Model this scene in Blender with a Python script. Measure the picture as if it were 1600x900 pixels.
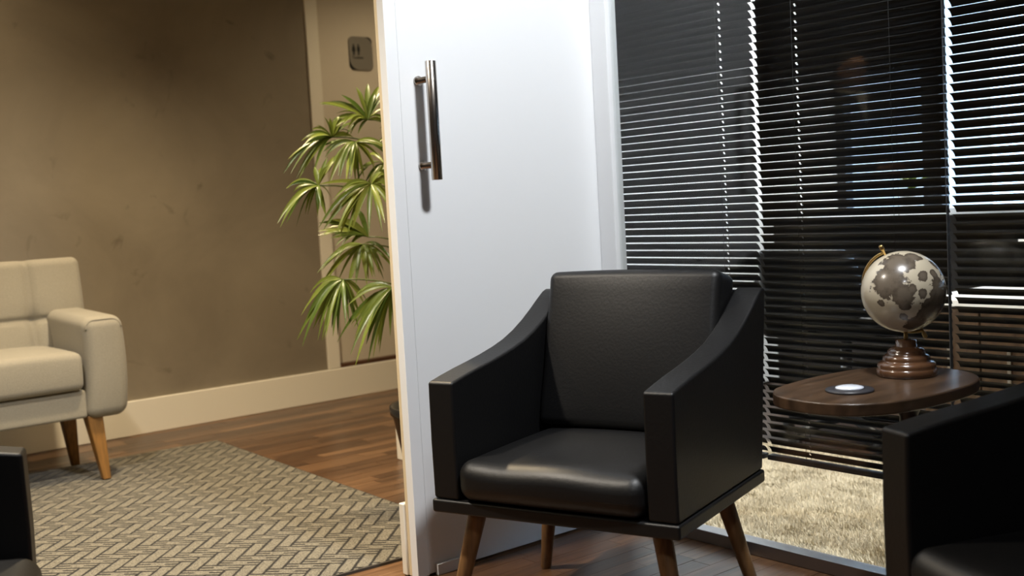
import bpy, bmesh, math, random
import numpy as np
from mathutils import Vector, Matrix
random.seed(7)
for o in list(bpy.data.objects): bpy.data.objects.remove(o)
scene = bpy.context.scene
C = scene.collection

# ------------------------------------------------------------------ camera
cam_data = bpy.data.cameras.new('camera')
cam = bpy.data.objects.new('camera', cam_data); C.objects.link(cam)
cam_data.sensor_width = 36.0; cam_data.lens = 39.976
cam.matrix_world = Matrix(((0.63856, -0.02468, 0.76917, 2.48217),
                           (0.76762, 0.09153, -0.63434, -2.42516),
                           (-0.05475, 0.9955, 0.07739, 1.0),
                           (0, 0, 0, 1)))
cam_data.clip_start = 0.05
cam_data.dof.use_dof = True
cam_data.dof.focus_distance = 2.75
cam_data.dof.aperture_fstop = 3.6
scene.camera = cam

# ------------------------------------------------------------------ world (pale sky, reaches the rooms only through the office window)
world = bpy.data.worlds.new('sky'); scene.world = world; world.use_nodes = True
wb = world.node_tree.nodes['Background']
wb.inputs['Color'].default_value = (0.50, 0.70, 1.0, 1); wb.inputs['Strength'].default_value = 7.0

# ------------------------------------------------------------------ colour management
vs = scene.view_settings
vs.view_transform = 'Standard'; vs.look = 'None'; vs.gamma = 1.0; vs.use_curve_mapping = False
vs.exposure = 0.0

# ------------------------------------------------------------------ ceiling downlights (place, colour, watts, cone degrees, label, point aimed at); lamps are built in make_downlight
WARM = (1.0, 0.79, 0.50); NEUTRAL = (0.96, 0.98, 1.0); SOFT = (1.0, 0.88, 0.70)
CEIL = 2.62
DOWNLIGHTS = [
  ((-2.36, -1.52), WARM, 75, 130, 'warm recessed ceiling downlight close to the wall above the beige sofa'),
  ((-1.20, -0.70), WARM, 300, 125, 'warm recessed ceiling downlight above the hall rug near the palm'),
  ((-1.95, 1.10), WARM, 50, 130, 'warm recessed ceiling downlight in the passage by the restroom sign'),
  ((1.40, -0.75), NEUTRAL, 315, 88, 'white recessed ceiling downlight above the armchair beside the door', (0, -.35, .85)),
  ((-0.20, -1.95), (1.0, .90, .76), 400, 120, 'warm white recessed ceiling downlight between hall and waiting area'),
  ((-1.05, -3.25), WARM, 110, 130, 'added warm ceiling downlight brightening the person mirrored in the glass'),  # added lamp, out of view, lifts the person's reflection in the glass
  ((2.75, -2.40), NEUTRAL, 110, 140, 'white recessed ceiling downlight above the right part of the waiting area'),
  ((0.62, 0.50), SOFT, 430, 95, 'recessed ceiling downlight above the shaggy office rug'),
  ((-0.45, 1.70), NEUTRAL, 420, 100, 'recessed ceiling downlight close to the left office wall', (-1.16, 1.65, 1.0)),
]

# ------------------------------------------------------------------ helpers
def put(o, parent=None, label=None, cat=None, group=None, kind=None):
    C.objects.link(o)
    if parent is not None: o.parent = parent
    if label: o['label'] = label
    if cat: o['category'] = cat
    if group: o['group'] = group
    if kind: o['kind'] = kind
    return o
def empty(name, loc, rz=0, **k):
    o = bpy.data.objects.new(name, None); o.location = loc; o.rotation_euler = (0, 0, rz); o.empty_display_size = .1
    return put(o, **k)
def obj(name, me, mat=None, parent=None, **k):
    o = bpy.data.objects.new(name, me)
    if mat is not None: me.materials.clear(); me.materials.append(mat)
    return put(o, parent, **k)
def mesh(name, v, f, smooth=False):
    me = bpy.data.meshes.new(name); me.from_pydata([tuple(p) for p in v], [], [tuple(q) for q in f])
    bm = bmesh.new(); bm.from_mesh(me); bmesh.ops.recalc_face_normals(bm, faces=bm.faces); bm.to_mesh(me); bm.free()
    if smooth: me.polygons.foreach_set('use_smooth', [True]*len(me.polygons))
    me.update(); return me
def boxes(name, bl):
    v, f = [], []
    for (x0, x1, y0, y1, z0, z1) in bl:
        b = len(v)
        v += [(x0,y0,z0),(x1,y0,z0),(x1,y1,z0),(x0,y1,z0),(x0,y0,z1),(x1,y0,z1),(x1,y1,z1),(x0,y1,z1)]
        f += [tuple(b+i for i in q) for q in ((0,3,2,1),(4,5,6,7),(0,1,5,4),(1,2,6,5),(2,3,7,6),(3,0,4,7))]
    return mesh(name, v, f)
def box(name, x0, x1, y0, y1, z0, z1, mat, parent=None, bevel=0, seg=2, **k):
    o = obj(name, boxes(name, [(x0, x1, y0, y1, z0, z1)]), mat, parent, **k)
    if bevel: bevelmod(o, bevel, seg)
    return o
def bevelmod(o, w, seg=2, ang=35):
    m = o.modifiers.new('bevel', 'BEVEL'); m.width = w; m.segments = seg; m.limit_method = 'ANGLE'; m.angle_limit = math.radians(ang)
    m.harden_normals = True
    o.data.polygons.foreach_set('use_smooth', [True]*len(o.data.polygons))
def rbox(name, hx, hy, hz, r, n=6, hook=None, cn=3):
    """rounded box centred at the origin, hook(p, unit position) reshapes each vertex"""
    def ax(h):
        c = [h-r+r*math.tan(math.pi/4*i/cn) for i in range(1, cn+1)]
        inner = [-(h-r)+2*(h-r)*i/n for i in range(n+1)]
        return [-a for a in reversed(c)] + inner + c
    A = [ax(hx), ax(hy), ax(hz)]; H = (hx, hy, hz)
    idx, v, f = {}, [], []
    def vid(p):
        k = tuple(round(a, 6) for a in p)
        if k not in idx:
            q = [max(-(H[i]-r), min(H[i]-r, p[i])) for i in range(3)]
            d = Vector([p[i]-q[i] for i in range(3)])
            d = d.normalized()*r if d.length > 1e-9 else d
            P = Vector(q)+d
            if hook: P = hook(P, (P.x/hx, P.y/hy, P.z/hz))
            idx[k] = len(v); v.append(tuple(P))
        return idx[k]
    for a in range(3):
        b, c = (a+1) % 3, (a+2) % 3
        for s in (-1, 1):
            for i in range(len(A[b])-1):
                for j in range(len(A[c])-1):
                    q = []
                    for (ii, jj) in ((i, j), (i+1, j), (i+1, j+1), (i, j+1)):
                        p = [0, 0, 0]; p[a] = s*H[a]; p[b] = A[b][ii]; p[c] = A[c][jj]; q.append(vid(p))
                    f.append(q if s > 0 else q[::-1])
    return mesh(name, v, f, True)
def lathe(name, prof, n=32, smooth=True):
    v, f = [], []
    for (r, z) in prof:
        for i in range(n):
            a = 2*math.pi*i/n; v.append((r*math.cos(a), r*math.sin(a), z))
    for k in range(len(prof)-1):
        for i in range(n):
            j = (i+1) % n; f.append((k*n+i, k*n+j, (k+1)*n+j, (k+1)*n+i))
    f.append(tuple(range(n))[::-1]); f.append(tuple((len(prof)-1)*n+i for i in range(n)))
    return mesh(name, v, f, smooth)
def tube_geo(pts, rad, n=8):
    pts = [Vector(p) for p in pts]; rads = rad if isinstance(rad, (list, tuple)) else [rad]*len(pts)
    v, f = [], []; prev = None
    for i, p in enumerate(pts):
        t = (pts[min(i+1, len(pts)-1)]-pts[max(i-1, 0)]).normalized()
        if prev is None: a = t.orthogonal().normalized()
        else: a = (prev-t*prev.dot(t)).normalized()
        prev = a; b = t.cross(a)
        for k in range(n):
            an = 2*math.pi*k/n; v.append(tuple(p+(a*math.cos(an)+b*math.sin(an))*rads[i]))
    for i in range(len(pts)-1):
        for k in range(n):
            j = (k+1) % n; f.append((i*n+k, i*n+j, (i+1)*n+j, (i+1)*n+k))
    f.append(tuple(range(n))[::-1]); f.append(tuple((len(pts)-1)*n+k for k in range(n)))
    return v, f
def tube(name, pts, rad, n=8): 
    v, f = tube_geo(pts, rad, n); return mesh(name, v, f, True)
def prism(name, poly, axis, a0, a1):
    """polygon of 2D points extruded along an axis ('x': points are (y,z); 'z': (x,y); 'y': (x,z))"""
    def P(p, a): return {'x': (a, p[0], p[1]), 'y': (p[0], a, p[1]), 'z': (p[0], p[1], a)}[axis]
    n = len(poly); v = [P(p, a0) for p in poly]+[P(p, a1) for p in poly]
    f = [tuple(range(n))[::-1], tuple(range(n, 2*n))]+[(i, (i+1) % n, n+(i+1) % n, n+i) for i in range(n)]
    return mesh(name, v, f)

# ------------------------------------------------------------------ materials
def NT(m): return m.node_tree.nodes, m.node_tree.links
def mat(name, col, rough=.5, metal=0, spec=.5, var=0, scale=8, bump=0, bscale=60, coat=0, stretch=(1,1,1), sheen=0, vcol=None):
    m = bpy.data.materials.new(name); m.use_nodes = True; N, L = NT(m); b = N['Principled BSDF']
    b.inputs['Base Color'].default_value = (*col, 1); b.inputs['Roughness'].default_value = rough
    b.inputs['Metallic'].default_value = metal; b.inputs['Specular IOR Level'].default_value = spec
    b.inputs['Coat Weight'].default_value = coat; b.inputs['Coat Roughness'].default_value = .12
    b.inputs['Sheen Weight'].default_value = sheen
    if var or bump:
        tc = N.new('ShaderNodeTexCoord'); mp = N.new('ShaderNodeMapping'); mp.inputs['Scale'].default_value = stretch
        L.new(tc.outputs['Object'], mp.inputs['Vector'])
    if var:
        n = N.new('ShaderNodeTexNoise'); n.inputs['Scale'].default_value = scale; n.inputs['Detail'].default_value = 6
        L.new(mp.outputs[0], n.inputs['Vector'])
        r = N.new('ShaderNodeValToRGB'); e = r.color_ramp.elements
        lo = vcol or tuple(c*(1-var) for c in col)
        e[0].position = .3; e[1].position = .7; e[0].color = (*lo, 1); e[1].color = (*[min(1, c*(1+var*.6)) for c in col], 1)
        L.new(n.outputs['Fac'], r.inputs[0]); L.new(r.outputs[0], b.inputs['Base Color'])
    if bump:
        n2 = N.new('ShaderNodeTexNoise'); n2.inputs['Scale'].default_value = bscale; n2.inputs['Detail'].default_value = 4
        L.new(mp.outputs[0], n2.inputs['Vector'])
        bp = N.new('ShaderNodeBump'); bp.inputs['Strength'].default_value = bump; bp.inputs['Distance'].default_value = .01
        L.new(n2.outputs['Fac'], bp.inputs['Height']); L.new(bp.outputs[0], b.inputs['Normal'])
    return m
def emit(name, col, s):
    m = bpy.data.materials.new(name); m.use_nodes = True; N, L = NT(m); b = N['Principled BSDF']
    b.inputs['Base Color'].default_value = (*col, 1); b.inputs['Emission Color'].default_value = (*col, 1); b.inputs['Emission Strength'].default_value = s
    return m
def mth(N, L, op, a, b=None, c=None):
    n = N.new('ShaderNodeMath'); n.operation = op
    for i, x in enumerate((a, b, c)):
        if x is None: continue
        if isinstance(x, (int, float)): n.inputs[i].default_value = x
        else: L.new(x, n.inputs[i])
    return n.outputs[0]
M = {}
M['white'] = mat('white_lacquer', (.80, .815, .83), .42, spec=.35)
M['cream'] = mat('cream_paint', (.62, .56, .46), .5, var=.04, scale=3)
M['trim'] = mat('white_trim_paint', (.80, .76, .66), .45)
M['ceiling'] = mat('ceiling_paint', (.78, .77, .74), .9)
M['officewall'] = mat('white_office_paint', (.80, .80, .78), .8)
M['greywall'] = mat('grey_wall_paint', (.22, .20, .18), .8)
M['leather'] = mat('black_leather', (.0038, .0038, .0041), .45, spec=.36, bump=.05, bscale=140)
M['fabric'] = mat('beige_fabric', (.265, .24, .185), .9, var=.10, scale=220, bump=.25, bscale=420, sheen=.15)
M['legwood'] = mat('brown_leg_wood', (.165, .086, .033), .42, var=.35, scale=14, stretch=(6, 6, .7))
M['sofaleg'] = mat('golden_leg_wood', (.24, .115, .028), .4, var=.3, scale=14, stretch=(6, 6, .7))
M['walnut'] = mat('walnut', (.062, .036, .020), .33, var=.5, scale=5, stretch=(9, 1.2, 4))
M['basewood'] = mat('polished_globe_wood', (.085, .040, .019), .22, var=.35, scale=10, coat=.5)
M['steel'] = mat('brushed_steel', (.45, .41, .37), .22, metal=1, var=.1, scale=40, stretch=(1, 1, .02))
M['alu'] = mat('grey_aluminium', (.34, .34, .35), .38, metal=1)
M['brass'] = mat('brass', (.62, .42, .16), .28, metal=1)
M['slat'] = mat('black_slat', (.012, .012, .013), .42)
M['cord'] = mat('black_cord', (.02, .02, .02), .7)
M['pot'] = mat('black_pot', (.010, .010, .011), .35)
M['soil'] = mat('soil', (.03, .018, .010), .95, var=.5, scale=60, bump=.6, bscale=90)
M['stem'] = mat('palm_stem', (.10, .13, .035), .5, var=.3, scale=30)
M['trunk'] = mat('palm_trunk', (.075, .045, .022), .8, var=.5, scale=50, bump=.6, bscale=80)
M['signplate'] = mat('sign_metal', (.33, .31, .27), .35, metal=.6)
M['black'] = mat('black_print', (.008, .008, .008), .5)
M['seam'] = mat('door_edge_warm_light', (.70, .58, .38), .5)  # warm light on the door end and through the hinge gap, as colour
M['darkwood'] = mat('dark_wood_strip', (.085, .036, .016), .4, var=.4, scale=10, stretch=(8, 1, 8))
M['coaster'] = mat('dark_slate_coaster', (.03, .03, .035), .4)
M['glassblob'] = mat('pale_glossy_disc', (.62, .66, .74), .12)
def leafmat(name, c1, c2):
    m = bpy.data.materials.new(name); m.use_nodes = True; N, L = NT(m); b = N['Principled BSDF']
    oi = N.new('ShaderNodeObjectInfo'); r = N.new('ShaderNodeValToRGB'); e = r.color_ramp.elements
    e[0].color = (*c1, 1); e[1].color = (*c2, 1); L.new(oi.outputs['Random'], r.inputs[0]); L.new(r.outputs[0], b.inputs['Base Color'])
    b.inputs['Roughness'].default_value = .34
    t = N.new('ShaderNodeBsdfTranslucent'); L.new(r.outputs[0], t.inputs['Color'])
    mx = N.new('ShaderNodeMixShader'); mx.inputs[0].default_value = .22
    L.new(b.outputs[0], mx.inputs[1]); L.new(t.outputs[0], mx.inputs[2]); L.new(mx.outputs[0], N['Material Output'].inputs[0])
    return m
M['leaf'] = leafmat('palm_leaf', (.055, .105, .012), (.22, .27, .045))
def glassmat():
    m = bpy.data.materials.new('clear_glass'); m.use_nodes = True; N, L = NT(m); N.remove(N['Principled BSDF'])
    lw = N.new('ShaderNodeLayerWeight'); lw.inputs['Blend'].default_value = .5
    p5 = mth(N, L, 'POWER', lw.outputs['Facing'], 5.0); F = mth(N, L, 'MULTIPLY_ADD', p5, .96, .028)
    g = N.new('ShaderNodeBsdfGlossy'); g.inputs['Roughness'].default_value = 0; t = N.new('ShaderNodeBsdfTransparent')
    t.inputs['Color'].default_value = (.97, .98, .975, 1)
    mx = N.new('ShaderNodeMixShader'); L.new(F, mx.inputs[0]); L.new(t.outputs[0], mx.inputs[1]); L.new(g.outputs[0], mx.inputs[2])
    L.new(mx.outputs[0], N['Material Output'].inputs[0]); return m
M['glass'] = glassmat()
def cementmat():
    m = mat('burnt_cement', (.26, .215, .155), .62, spec=.3); N, L = NT(m); b = N['Principled BSDF']
    tc = N.new('ShaderNodeTexCoord')
    n1 = N.new('ShaderNodeTexNoise'); n1.inputs['Scale'].default_value = 1.6; n1.inputs['Detail'].default_value = 8; n1.inputs['Roughness'].default_value = .6; n1.inputs['Distortion'].default_value = .6
    n2 = N.new('ShaderNodeTexNoise'); n2.inputs['Scale'].default_value = 4.2; n2.inputs['Detail'].default_value = 5; n2.inputs['Distortion'].default_value = 2.2
    for n in (n1, n2): L.new(tc.outputs['Object'], n.inputs['Vector'])
    r1 = N.new('ShaderNodeValToRGB'); e = r1.color_ramp.elements
    e[0].position = .32; e[1].position = .7; e[0].color = (.195, .165, .124, 1); e[1].color = (.265, .228, .174, 1)
    L.new(n1.outputs['Fac'], r1.inputs[0])
    r2 = N.new('ShaderNodeValToRGB'); e = r2.color_ramp.elements       # darker trowel smudges
    e[0].position = .22; e[1].position = .34; e[0].color = (.70, .68, .66, 1); e[1].color = (1, 1, 1, 1)
    L.new(n2.outputs['Fac'], r2.inputs[0])
    mx = N.new('ShaderNodeMixRGB'); mx.blend_type = 'MULTIPLY'; mx.inputs[0].default_value = 1
    L.new(r1.outputs[0], mx.inputs[1]); L.new(r2.outputs[0], mx.inputs[2]); L.new(mx.outputs[0], b.inputs['Base Color'])
    bp = N.new('ShaderNodeBump'); bp.inputs['Strength'].default_value = .12; bp.inputs['Distance'].default_value = .02
    L.new(n1.outputs['Fac'], bp.inputs['Height']); L.new(bp.outputs[0], b.inputs['Normal'])
    return m
M['cement'] = cementmat()
def plankmat(name, island):
    m = mat(name, (.1, .05, .03), .30, spec=.32); N, L = NT(m); b = N['Principled BSDF']
    ge = N.new('ShaderNodeNewGeometry'); rnd = ge.outputs['Random Per Island'] if island else N.new('ShaderNodeObjectInfo').outputs['Random']
    r = N.new('ShaderNodeValToRGB'); e = r.color_ramp.elements
    e[0].position = 0; e[0].color = (.068, .034, .017, 1); e[1].position = 1; e[1].color = (.225, .128, .066, 1)
    x = e.new(.55); x.color = (.118, .062, .031, 1); x = e.new(.85); x.color = (.165, .090, .045, 1)
    L.new(rnd, r.inputs[0])
    cb = N.new('ShaderNodeCombineXYZ'); L.new(mth(N, L, 'MULTIPLY', rnd, 37.0), cb.inputs[0]); L.new(mth(N, L, 'MULTIPLY', rnd, 91.0), cb.inputs[1])
    ad = N.new('ShaderNodeVectorMath'); ad.operation = 'ADD'; L.new(ge.outputs['Position'], ad.inputs[0]); L.new(cb.outputs[0], ad.inputs[1])
    mp = N.new('ShaderNodeMapping'); mp.inputs['Scale'].default_value = (38, 2.6, 1); L.new(ad.outputs[0], mp.inputs[0])
    n = N.new('ShaderNodeTexNoise'); n.inputs['Scale'].default_value = 1.6; n.inputs['Detail'].default_value = 6; L.new(mp.outputs[0], n.inputs['Vector'])
    r2 = N.new('ShaderNodeValToRGB'); e = r2.color_ramp.elements; e[0].position = .3; e[1].position = .7
    e[0].color = (.55, .5, .47, 1); e[1].color = (1.2, 1.18, 1.15, 1); L.new(n.outputs['Fac'], r2.inputs[0])
    mx = N.new('ShaderNodeMixRGB'); mx.blend_type = 'MULTIPLY'; mx.inputs[0].default_value = 1
    L.new(r.outputs[0], mx.inputs[1]); L.new(r2.outputs[0], mx.inputs[2]); L.new(mx.outputs[0], b.inputs['Base Color'])
    bp = N.new('ShaderNodeBump'); bp.inputs['Strength'].default_value = .05; bp.inputs['Distance'].default_value = .005
    L.new(n.outputs['Fac'], bp.inputs['Height']); L.new(bp.outputs[0], b.inputs['Normal'])
    return m
M['plank'] = plankmat('floor_plank_wood', False); M['planks'] = plankmat('floor_planks_wood', True)
def rugmat():
    """herringbone of woven bars: k = (i-j) mod 2n tells lying bars from standing ones"""
    m = mat('woven_herringbone', (.3, .27, .2), .95, spec=.15, sheen=.2); N, L = NT(m); b = N['Principled BSDF']
    tc = N.new('ShaderNodeTexCoord'); mp = N.new('ShaderNodeMapping')
    mp.inputs['Rotation'].default_value = (0, 0, math.radians(-47)); mp.inputs['Scale'].default_value = (1/.041,)*3
    L.new(tc.outputs['Object'], mp.inputs[0])
    wn = N.new('ShaderNodeTexNoise'); wn.inputs['Scale'].default_value = 60; L.new(tc.outputs['Object'], wn.inputs['Vector'])
    sx = N.new('ShaderNodeSeparateXYZ'); L.new(mp.outputs[0], sx.inputs[0])
    wob = mth(N, L, 'MULTIPLY_ADD', wn.outputs['Fac'], .14, -.07)
    X = mth(N, L, 'ADD', sx.outputs[0], wob); Y = mth(N, L, 'ADD', sx.outputs[1], wob)
    n = 3
    i = mth(N, L, 'FLOOR', X); j = mth(N, L, 'FLOOR', Y); fx = mth(N, L, 'SUBTRACT', X, i); fy = mth(N, L, 'SUBTRACT', Y, j)
    k = mth(N, L, 'FLOORED_MODULO', mth(N, L, 'SUBTRACT', i, j), 2.0*n)
    lying = mth(N, L, 'LESS_THAN', k, n-.5)
    def eq(v): return mth(N, L, 'COMPARE', k, float(v), .1)
    ix = mth(N, L, 'SUBTRACT', 1.0, fx); iy = mth(N, L, 'SUBTRACT', 1.0, fy)
    big = 9.0
    def gate(d, e): return mth(N, L, 'ADD', d, mth(N, L, 'MULTIPLY', mth(N, L, 'SUBTRACT', 1.0, e), big))
    dl = mth(N, L, 'MINIMUM', mth(N, L, 'MINIMUM', fy, iy), mth(N, L, 'MINIMUM', gate(fx, eq(0)), gate(ix, eq(n-1))))
    dv = mth(N, L, 'MINIMUM', mth(N, L, 'MINIMUM', fx, ix), mth(N, L, 'MINIMUM', gate(fy, eq(2*n-1)), gate(iy, eq(n))))
    mixd = N.new('ShaderNodeMix'); L.new(lying, mixd.inputs[0]); L.new(dv, mixd.inputs[2]); L.new(dl, mixd.inputs[3])
    half = mth(N, L, 'ADD', mth(N, L, 'ABSOLUTE', mth(N, L, 'SUBTRACT', fy, .5)), mth(N, L, 'MULTIPLY', mth(N, L, 'FLOORED_MODULO', mth(N, L, 'ADD', i, j), 2.0), 9.0))
    dsp = mth(N, L, 'ADD', half, mth(N, L, 'MULTIPLY', mth(N, L, 'SUBTRACT', 1.0, lying), 9.0))
    wear = N.new('ShaderNodeTexNoise'); wear.inputs['Scale'].default_value = 18; L.new(tc.outputs['Object'], wear.inputs['Vector'])
    dist = mth(N, L, 'ADD', mth(N, L, 'MINIMUM', mixd.outputs[0], dsp), mth(N, L, 'MULTIPLY_ADD', wear.outputs['Fac'], .10, -.045))
    ramp = N.new('ShaderNodeValToRGB'); e = ramp.color_ramp.elements; e[0].position = .06; e[1].position = .15
    e[0].color = (.045, .036, .026, 1); e[1].color = (1, 1, 1, 1); L.new(dist, ramp.inputs[0])
    fl = N.new('ShaderNodeTexNoise'); fl.inputs['Scale'].default_value = 260; fl.inputs['Detail'].default_value = 3; L.new(tc.outputs['Object'], fl.inputs['Vector'])
    r2 = N.new('ShaderNodeValToRGB'); e = r2.color_ramp.elements; e[0].position = .36; e[1].position = .62
    e[0].color = (.070, .061, .044, 1); e[1].color = (.225, .203, .150, 1); L.new(fl.outputs['Fac'], r2.inputs[0])
    mx = N.new('ShaderNodeMixRGB'); mx.blend_type = 'MULTIPLY'; mx.inputs[0].default_value = 1
    L.new(r2.outputs[0], mx.inputs[1]); L.new(ramp.outputs[0], mx.inputs[2]); L.new(mx.outputs[0], b.inputs['Base Color'])
    bp = N.new('ShaderNodeBump'); bp.inputs['Strength'].default_value = .5; bp.inputs['Distance'].default_value = .004
    L.new(ramp.outputs[0], bp.inputs['Height']); L.new(bp.outputs[0], b.inputs['Normal'])
    return m
M['rug'] = rugmat()
def pilemat():
    m = mat('shaggy_pile', (.5, .45, .33), .9, spec=.1); N, L = NT(m); b = N['Principled BSDF']
    tc = N.new('ShaderNodeTexCoord'); n = N.new('ShaderNodeTexNoise'); n.inputs['Scale'].default_value = 9; n.inputs['Detail'].default_value = 8
    L.new(tc.outputs['Object'], n.inputs['Vector'])
    ge = N.new('ShaderNodeNewGeometry')
    s = mth(N, L, 'MULTIPLY_ADD', ge.outputs['Random Per Island'], .35, mth(N, L, 'MULTIPLY', n.outputs['Fac'], .65))
    r = N.new('ShaderNodeValToRGB'); e = r.color_ramp.elements; e[0].position = .28; e[1].position = .72
    e[0].color = (.46, .41, .31, 1); e[1].color = (.82, .77, .65, 1); L.new(s, r.inputs[0]); L.new(r.outputs[0], b.inputs['Base Color'])
    return m
M['pile'] = pilemat()
def globemat():
    """printed map: land where a point lies inside one of the patches, coast roughened by noise"""
    m = mat('globe_map_print', (.5, .46, .38), .25, coat=.4); N, L = NT(m); b = N['Principled BSDF']
    tc = N.new('ShaderNodeTexCoord'); n = N.new('ShaderNodeTexNoise'); n.inputs['Scale'].default_value = 62; n.inputs['Detail'].default_value = 8; n.inputs['Roughness'].default_value = .65
    L.new(tc.outputs['Object'], n.inputs['Vector'])
    rt, up, bk = Vector((.638, .768, -.055)), Vector((-.025, .092, .995)), Vector((.769, -.634, .077))
    spots = [(-.35,.70,.42),(-.62,.25,.46),(-.32,-.08,.30),(-.28,-.32,.16),(.66,-.05,.42),(.42,-.48,.42),(.10,-.80,.28),(.48,.42,.13),
             (.15,.37,.14),(-.13,.05,.13),(.13,-.05,.13),(-.75,-.28,.10),(.60,.66,.17),(.76,.50,.12),(-.25,-.6,.10),(.05,.85,.2)]
    d = None
    for (x, y, r) in spots:
        c = (rt*x+up*y+bk*math.sqrt(max(.02, 1-x*x-y*y))).normalized()*GLOBE_R
        vm = N.new('ShaderNodeVectorMath'); vm.operation = 'DISTANCE'; L.new(tc.outputs['Object'], vm.inputs[0]); vm.inputs[1].default_value = c
        q = mth(N, L, 'MULTIPLY', vm.outputs['Value'], 1/(r*GLOBE_R)); d = q if d is None else mth(N, L, 'MINIMUM', d, q)
    for c, r in (((-.5,.8,.3),.8),((-.8,.1,-.5),.6),((.1,.6,-.9),.5)):          # the far side
        vm = N.new('ShaderNodeVectorMath'); vm.operation = 'DISTANCE'; L.new(tc.outputs['Object'], vm.inputs[0]); vm.inputs[1].default_value = Vector(c).normalized()*GLOBE_R
        d = mth(N, L, 'MINIMUM', d, mth(N, L, 'MULTIPLY', vm.outputs['Value'], 1/(r*GLOBE_R)))
    d = mth(N, L, 'ADD', d, mth(N, L, 'MULTIPLY_ADD', n.outputs['Fac'], 1.9, -.95))
    r = N.new('ShaderNodeValToRGB'); e = r.color_ramp.elements; e[0].position = .35; e[1].position = 1.0
    e[0].color = (.13, .105, .078, 1); e[1].color = (.50, .44, .33, 1); x = e.new(.93); x.color = (.075, .058, .042, 1)
    L.new(d, r.inputs[0]); L.new(r.outputs[0], b.inputs['Base Color'])
    return m
GLOBE_R = .089
M['globe'] = globemat()
# ================================================================== THE SETTING
ST = dict(kind='structure')
XW = -2.72                                     # face of the sofa wall
M['subfloor'] = mat('dark_stained_floor', (.030, .016, .009), .4, var=.4, scale=6, stretch=(8, 1, 1))
fl = box('floor', XW-.3, 4.6, -5.0, 5.0, -.12, -.0135, M['subfloor'], label='dark narrow-strip hardwood floor running through hall and waiting area', **ST)
# floor planks: 70 mm strips along y
unit = boxes('plank', [(-.5, .5, -.5, .5, -1, 0)]); unit.materials.append(M['plank'])
PW = .062
rest = []
ncol = int((4.4-XW)/PW)
for c in range(ncol):
    x = XW+(c+.5)*PW
    y = -4.9-random.random()*.5
    yend = 4.4 if x < -1.27 else .045
    while y < yend:
        ln = random.choice((.28, .36, .42, .5, .6)); y1 = min(y+ln, yend)
        if y1-y > .03:
            yc = (y+y1)/2
            near = 0 < x < 1.45 and y1 > -1.25
            hall = XW < x < -.55 and -.42 < y1 and y < 1.25
            zt = random.uniform(-.0006, 0)
            if near or hall:
                o = bpy.data.objects.new('plank', unit); o.scale = (PW-.0012, y1-y-.0012, .012); o.location = (x, yc, zt)
                put(o, fl)
            else: rest.append((x-PW/2+.0006, x+PW/2-.0006, y+.0006, y1-.0006, zt-.012, zt))
        y = y1
obj('planks', boxes('planks', rest), M['planks'], fl, kind='stuff')

box('ceiling', XW-.3, 4.6, -5.0, 5.0, CEIL, CEIL+.1, M['ceiling'], label='plain white ceiling over hall, waiting area and office', **ST)
Y_FR = .583                                    # where the cement ends and the white frame begins
box('wall_left', XW-.2, XW, -5.0, Y_FR, 0, CEIL, M['cement'], label='brown burnt-cement wall behind the beige sofa', **ST)
box('wall_niche', XW-.2, XW-.035, Y_FR, 4.5, 0, CEIL, M['cream'], label='cream recessed wall carrying the restroom sign', **ST)
box('trim_1', XW-.05, XW+.012, Y_FR, Y_FR+.072, .165, CEIL, M['trim'], bevel=.003, label='white vertical frame post at the end of the cement wall', **ST)
box('baseboard_left', XW, XW+.016, -5.0, 4.4, 0, .163, M['trim'], bevel=.004, label='tall white baseboard along the cement wall', **ST)
box('trim_2', XW-.04, XW+.004, Y_FR+.072, 1.55, .164, .184, M['darkwood'], bevel=.002, label='dark brown wooden strip lying on the baseboard below the cream wall', **ST)
# hall wall beside the glass partition, corridor
box('wall_hall', -1.240, -.0465, .05, .10, 0, CEIL, M['cream'], label='cream hall wall behind the palm, mostly hidden by the white door', **ST)
box('wall_corridor', -1.240, -1.16, .1005, 4.5, 0, CEIL, M['officewall'], label='white wall between passage and office', **ST)
box('baseboard_hall', -1.263, -.0475, .026, .0495, 0, .15, M['trim'], bevel=.003, label='white baseboard at the foot of the hall wall behind the plant pot', **ST)
box('wall_corridor_end', XW-.2, -1.16, 4.5, 4.6, 0, CEIL, M['cream'], label='cream wall closing the passage', **ST)
box('wall_back', XW-.2, 4.6, -5.1, -5.0, 0, CEIL, M['greywall'], label='grey wall behind the waiting area', **ST)
box('wall_right', 4.45, 4.6, -5.0, 2.45, 0, CEIL, M['greywall'], label='grey wall at the right end of the waiting area', **ST)
box('wall_front', 2.12, 4.45, -.02, .10, 0, CEIL, M['greywall'], label='grey wall continuing the glass partition to the right', **ST)
# office back wall with a wide window
WX0, WX1, WZ0, WZ1 = -.80, 3.2, .86, 2.2
OB = 2.35
M['ebony'] = mat('ebony_panel', (.018, .012, .008), .6)
box('wall_office_dado', -1.16, 4.45, OB-.012, OB+.1, 0, WZ0-.031, M['ebony'], label='dark wooden panelling below the office window', **ST)
bw = obj('wall_office_back', boxes('wall_office_back', [(-1.16, 4.45, OB, OB+.1, WZ0-.031, WZ0), (-1.16, 4.45, OB, OB+.1, WZ1, CEIL), (-1.16, WX0, OB, OB+.1, WZ0, WZ1), (WX1, 4.45, OB, OB+.1, WZ0, WZ1)]),
         M['officewall'], label='white office wall with a wide daylight window', **ST)
w2 = empty('window_2', (0, OB, 0), label='wide daylight window in the back wall of the office behind the blinds', **ST)
box('pane', WX0, WX1, .055, .061, WZ0, WZ1, M['glass'], w2)
for xx in (WX0, -.34, .55, 1.3, 2.2, WX1-.05):
    box('window_mullion', xx, xx+(.05 if xx != -.34 else .09), .03, .09, WZ0, WZ1, M['slat'], w2)
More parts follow.
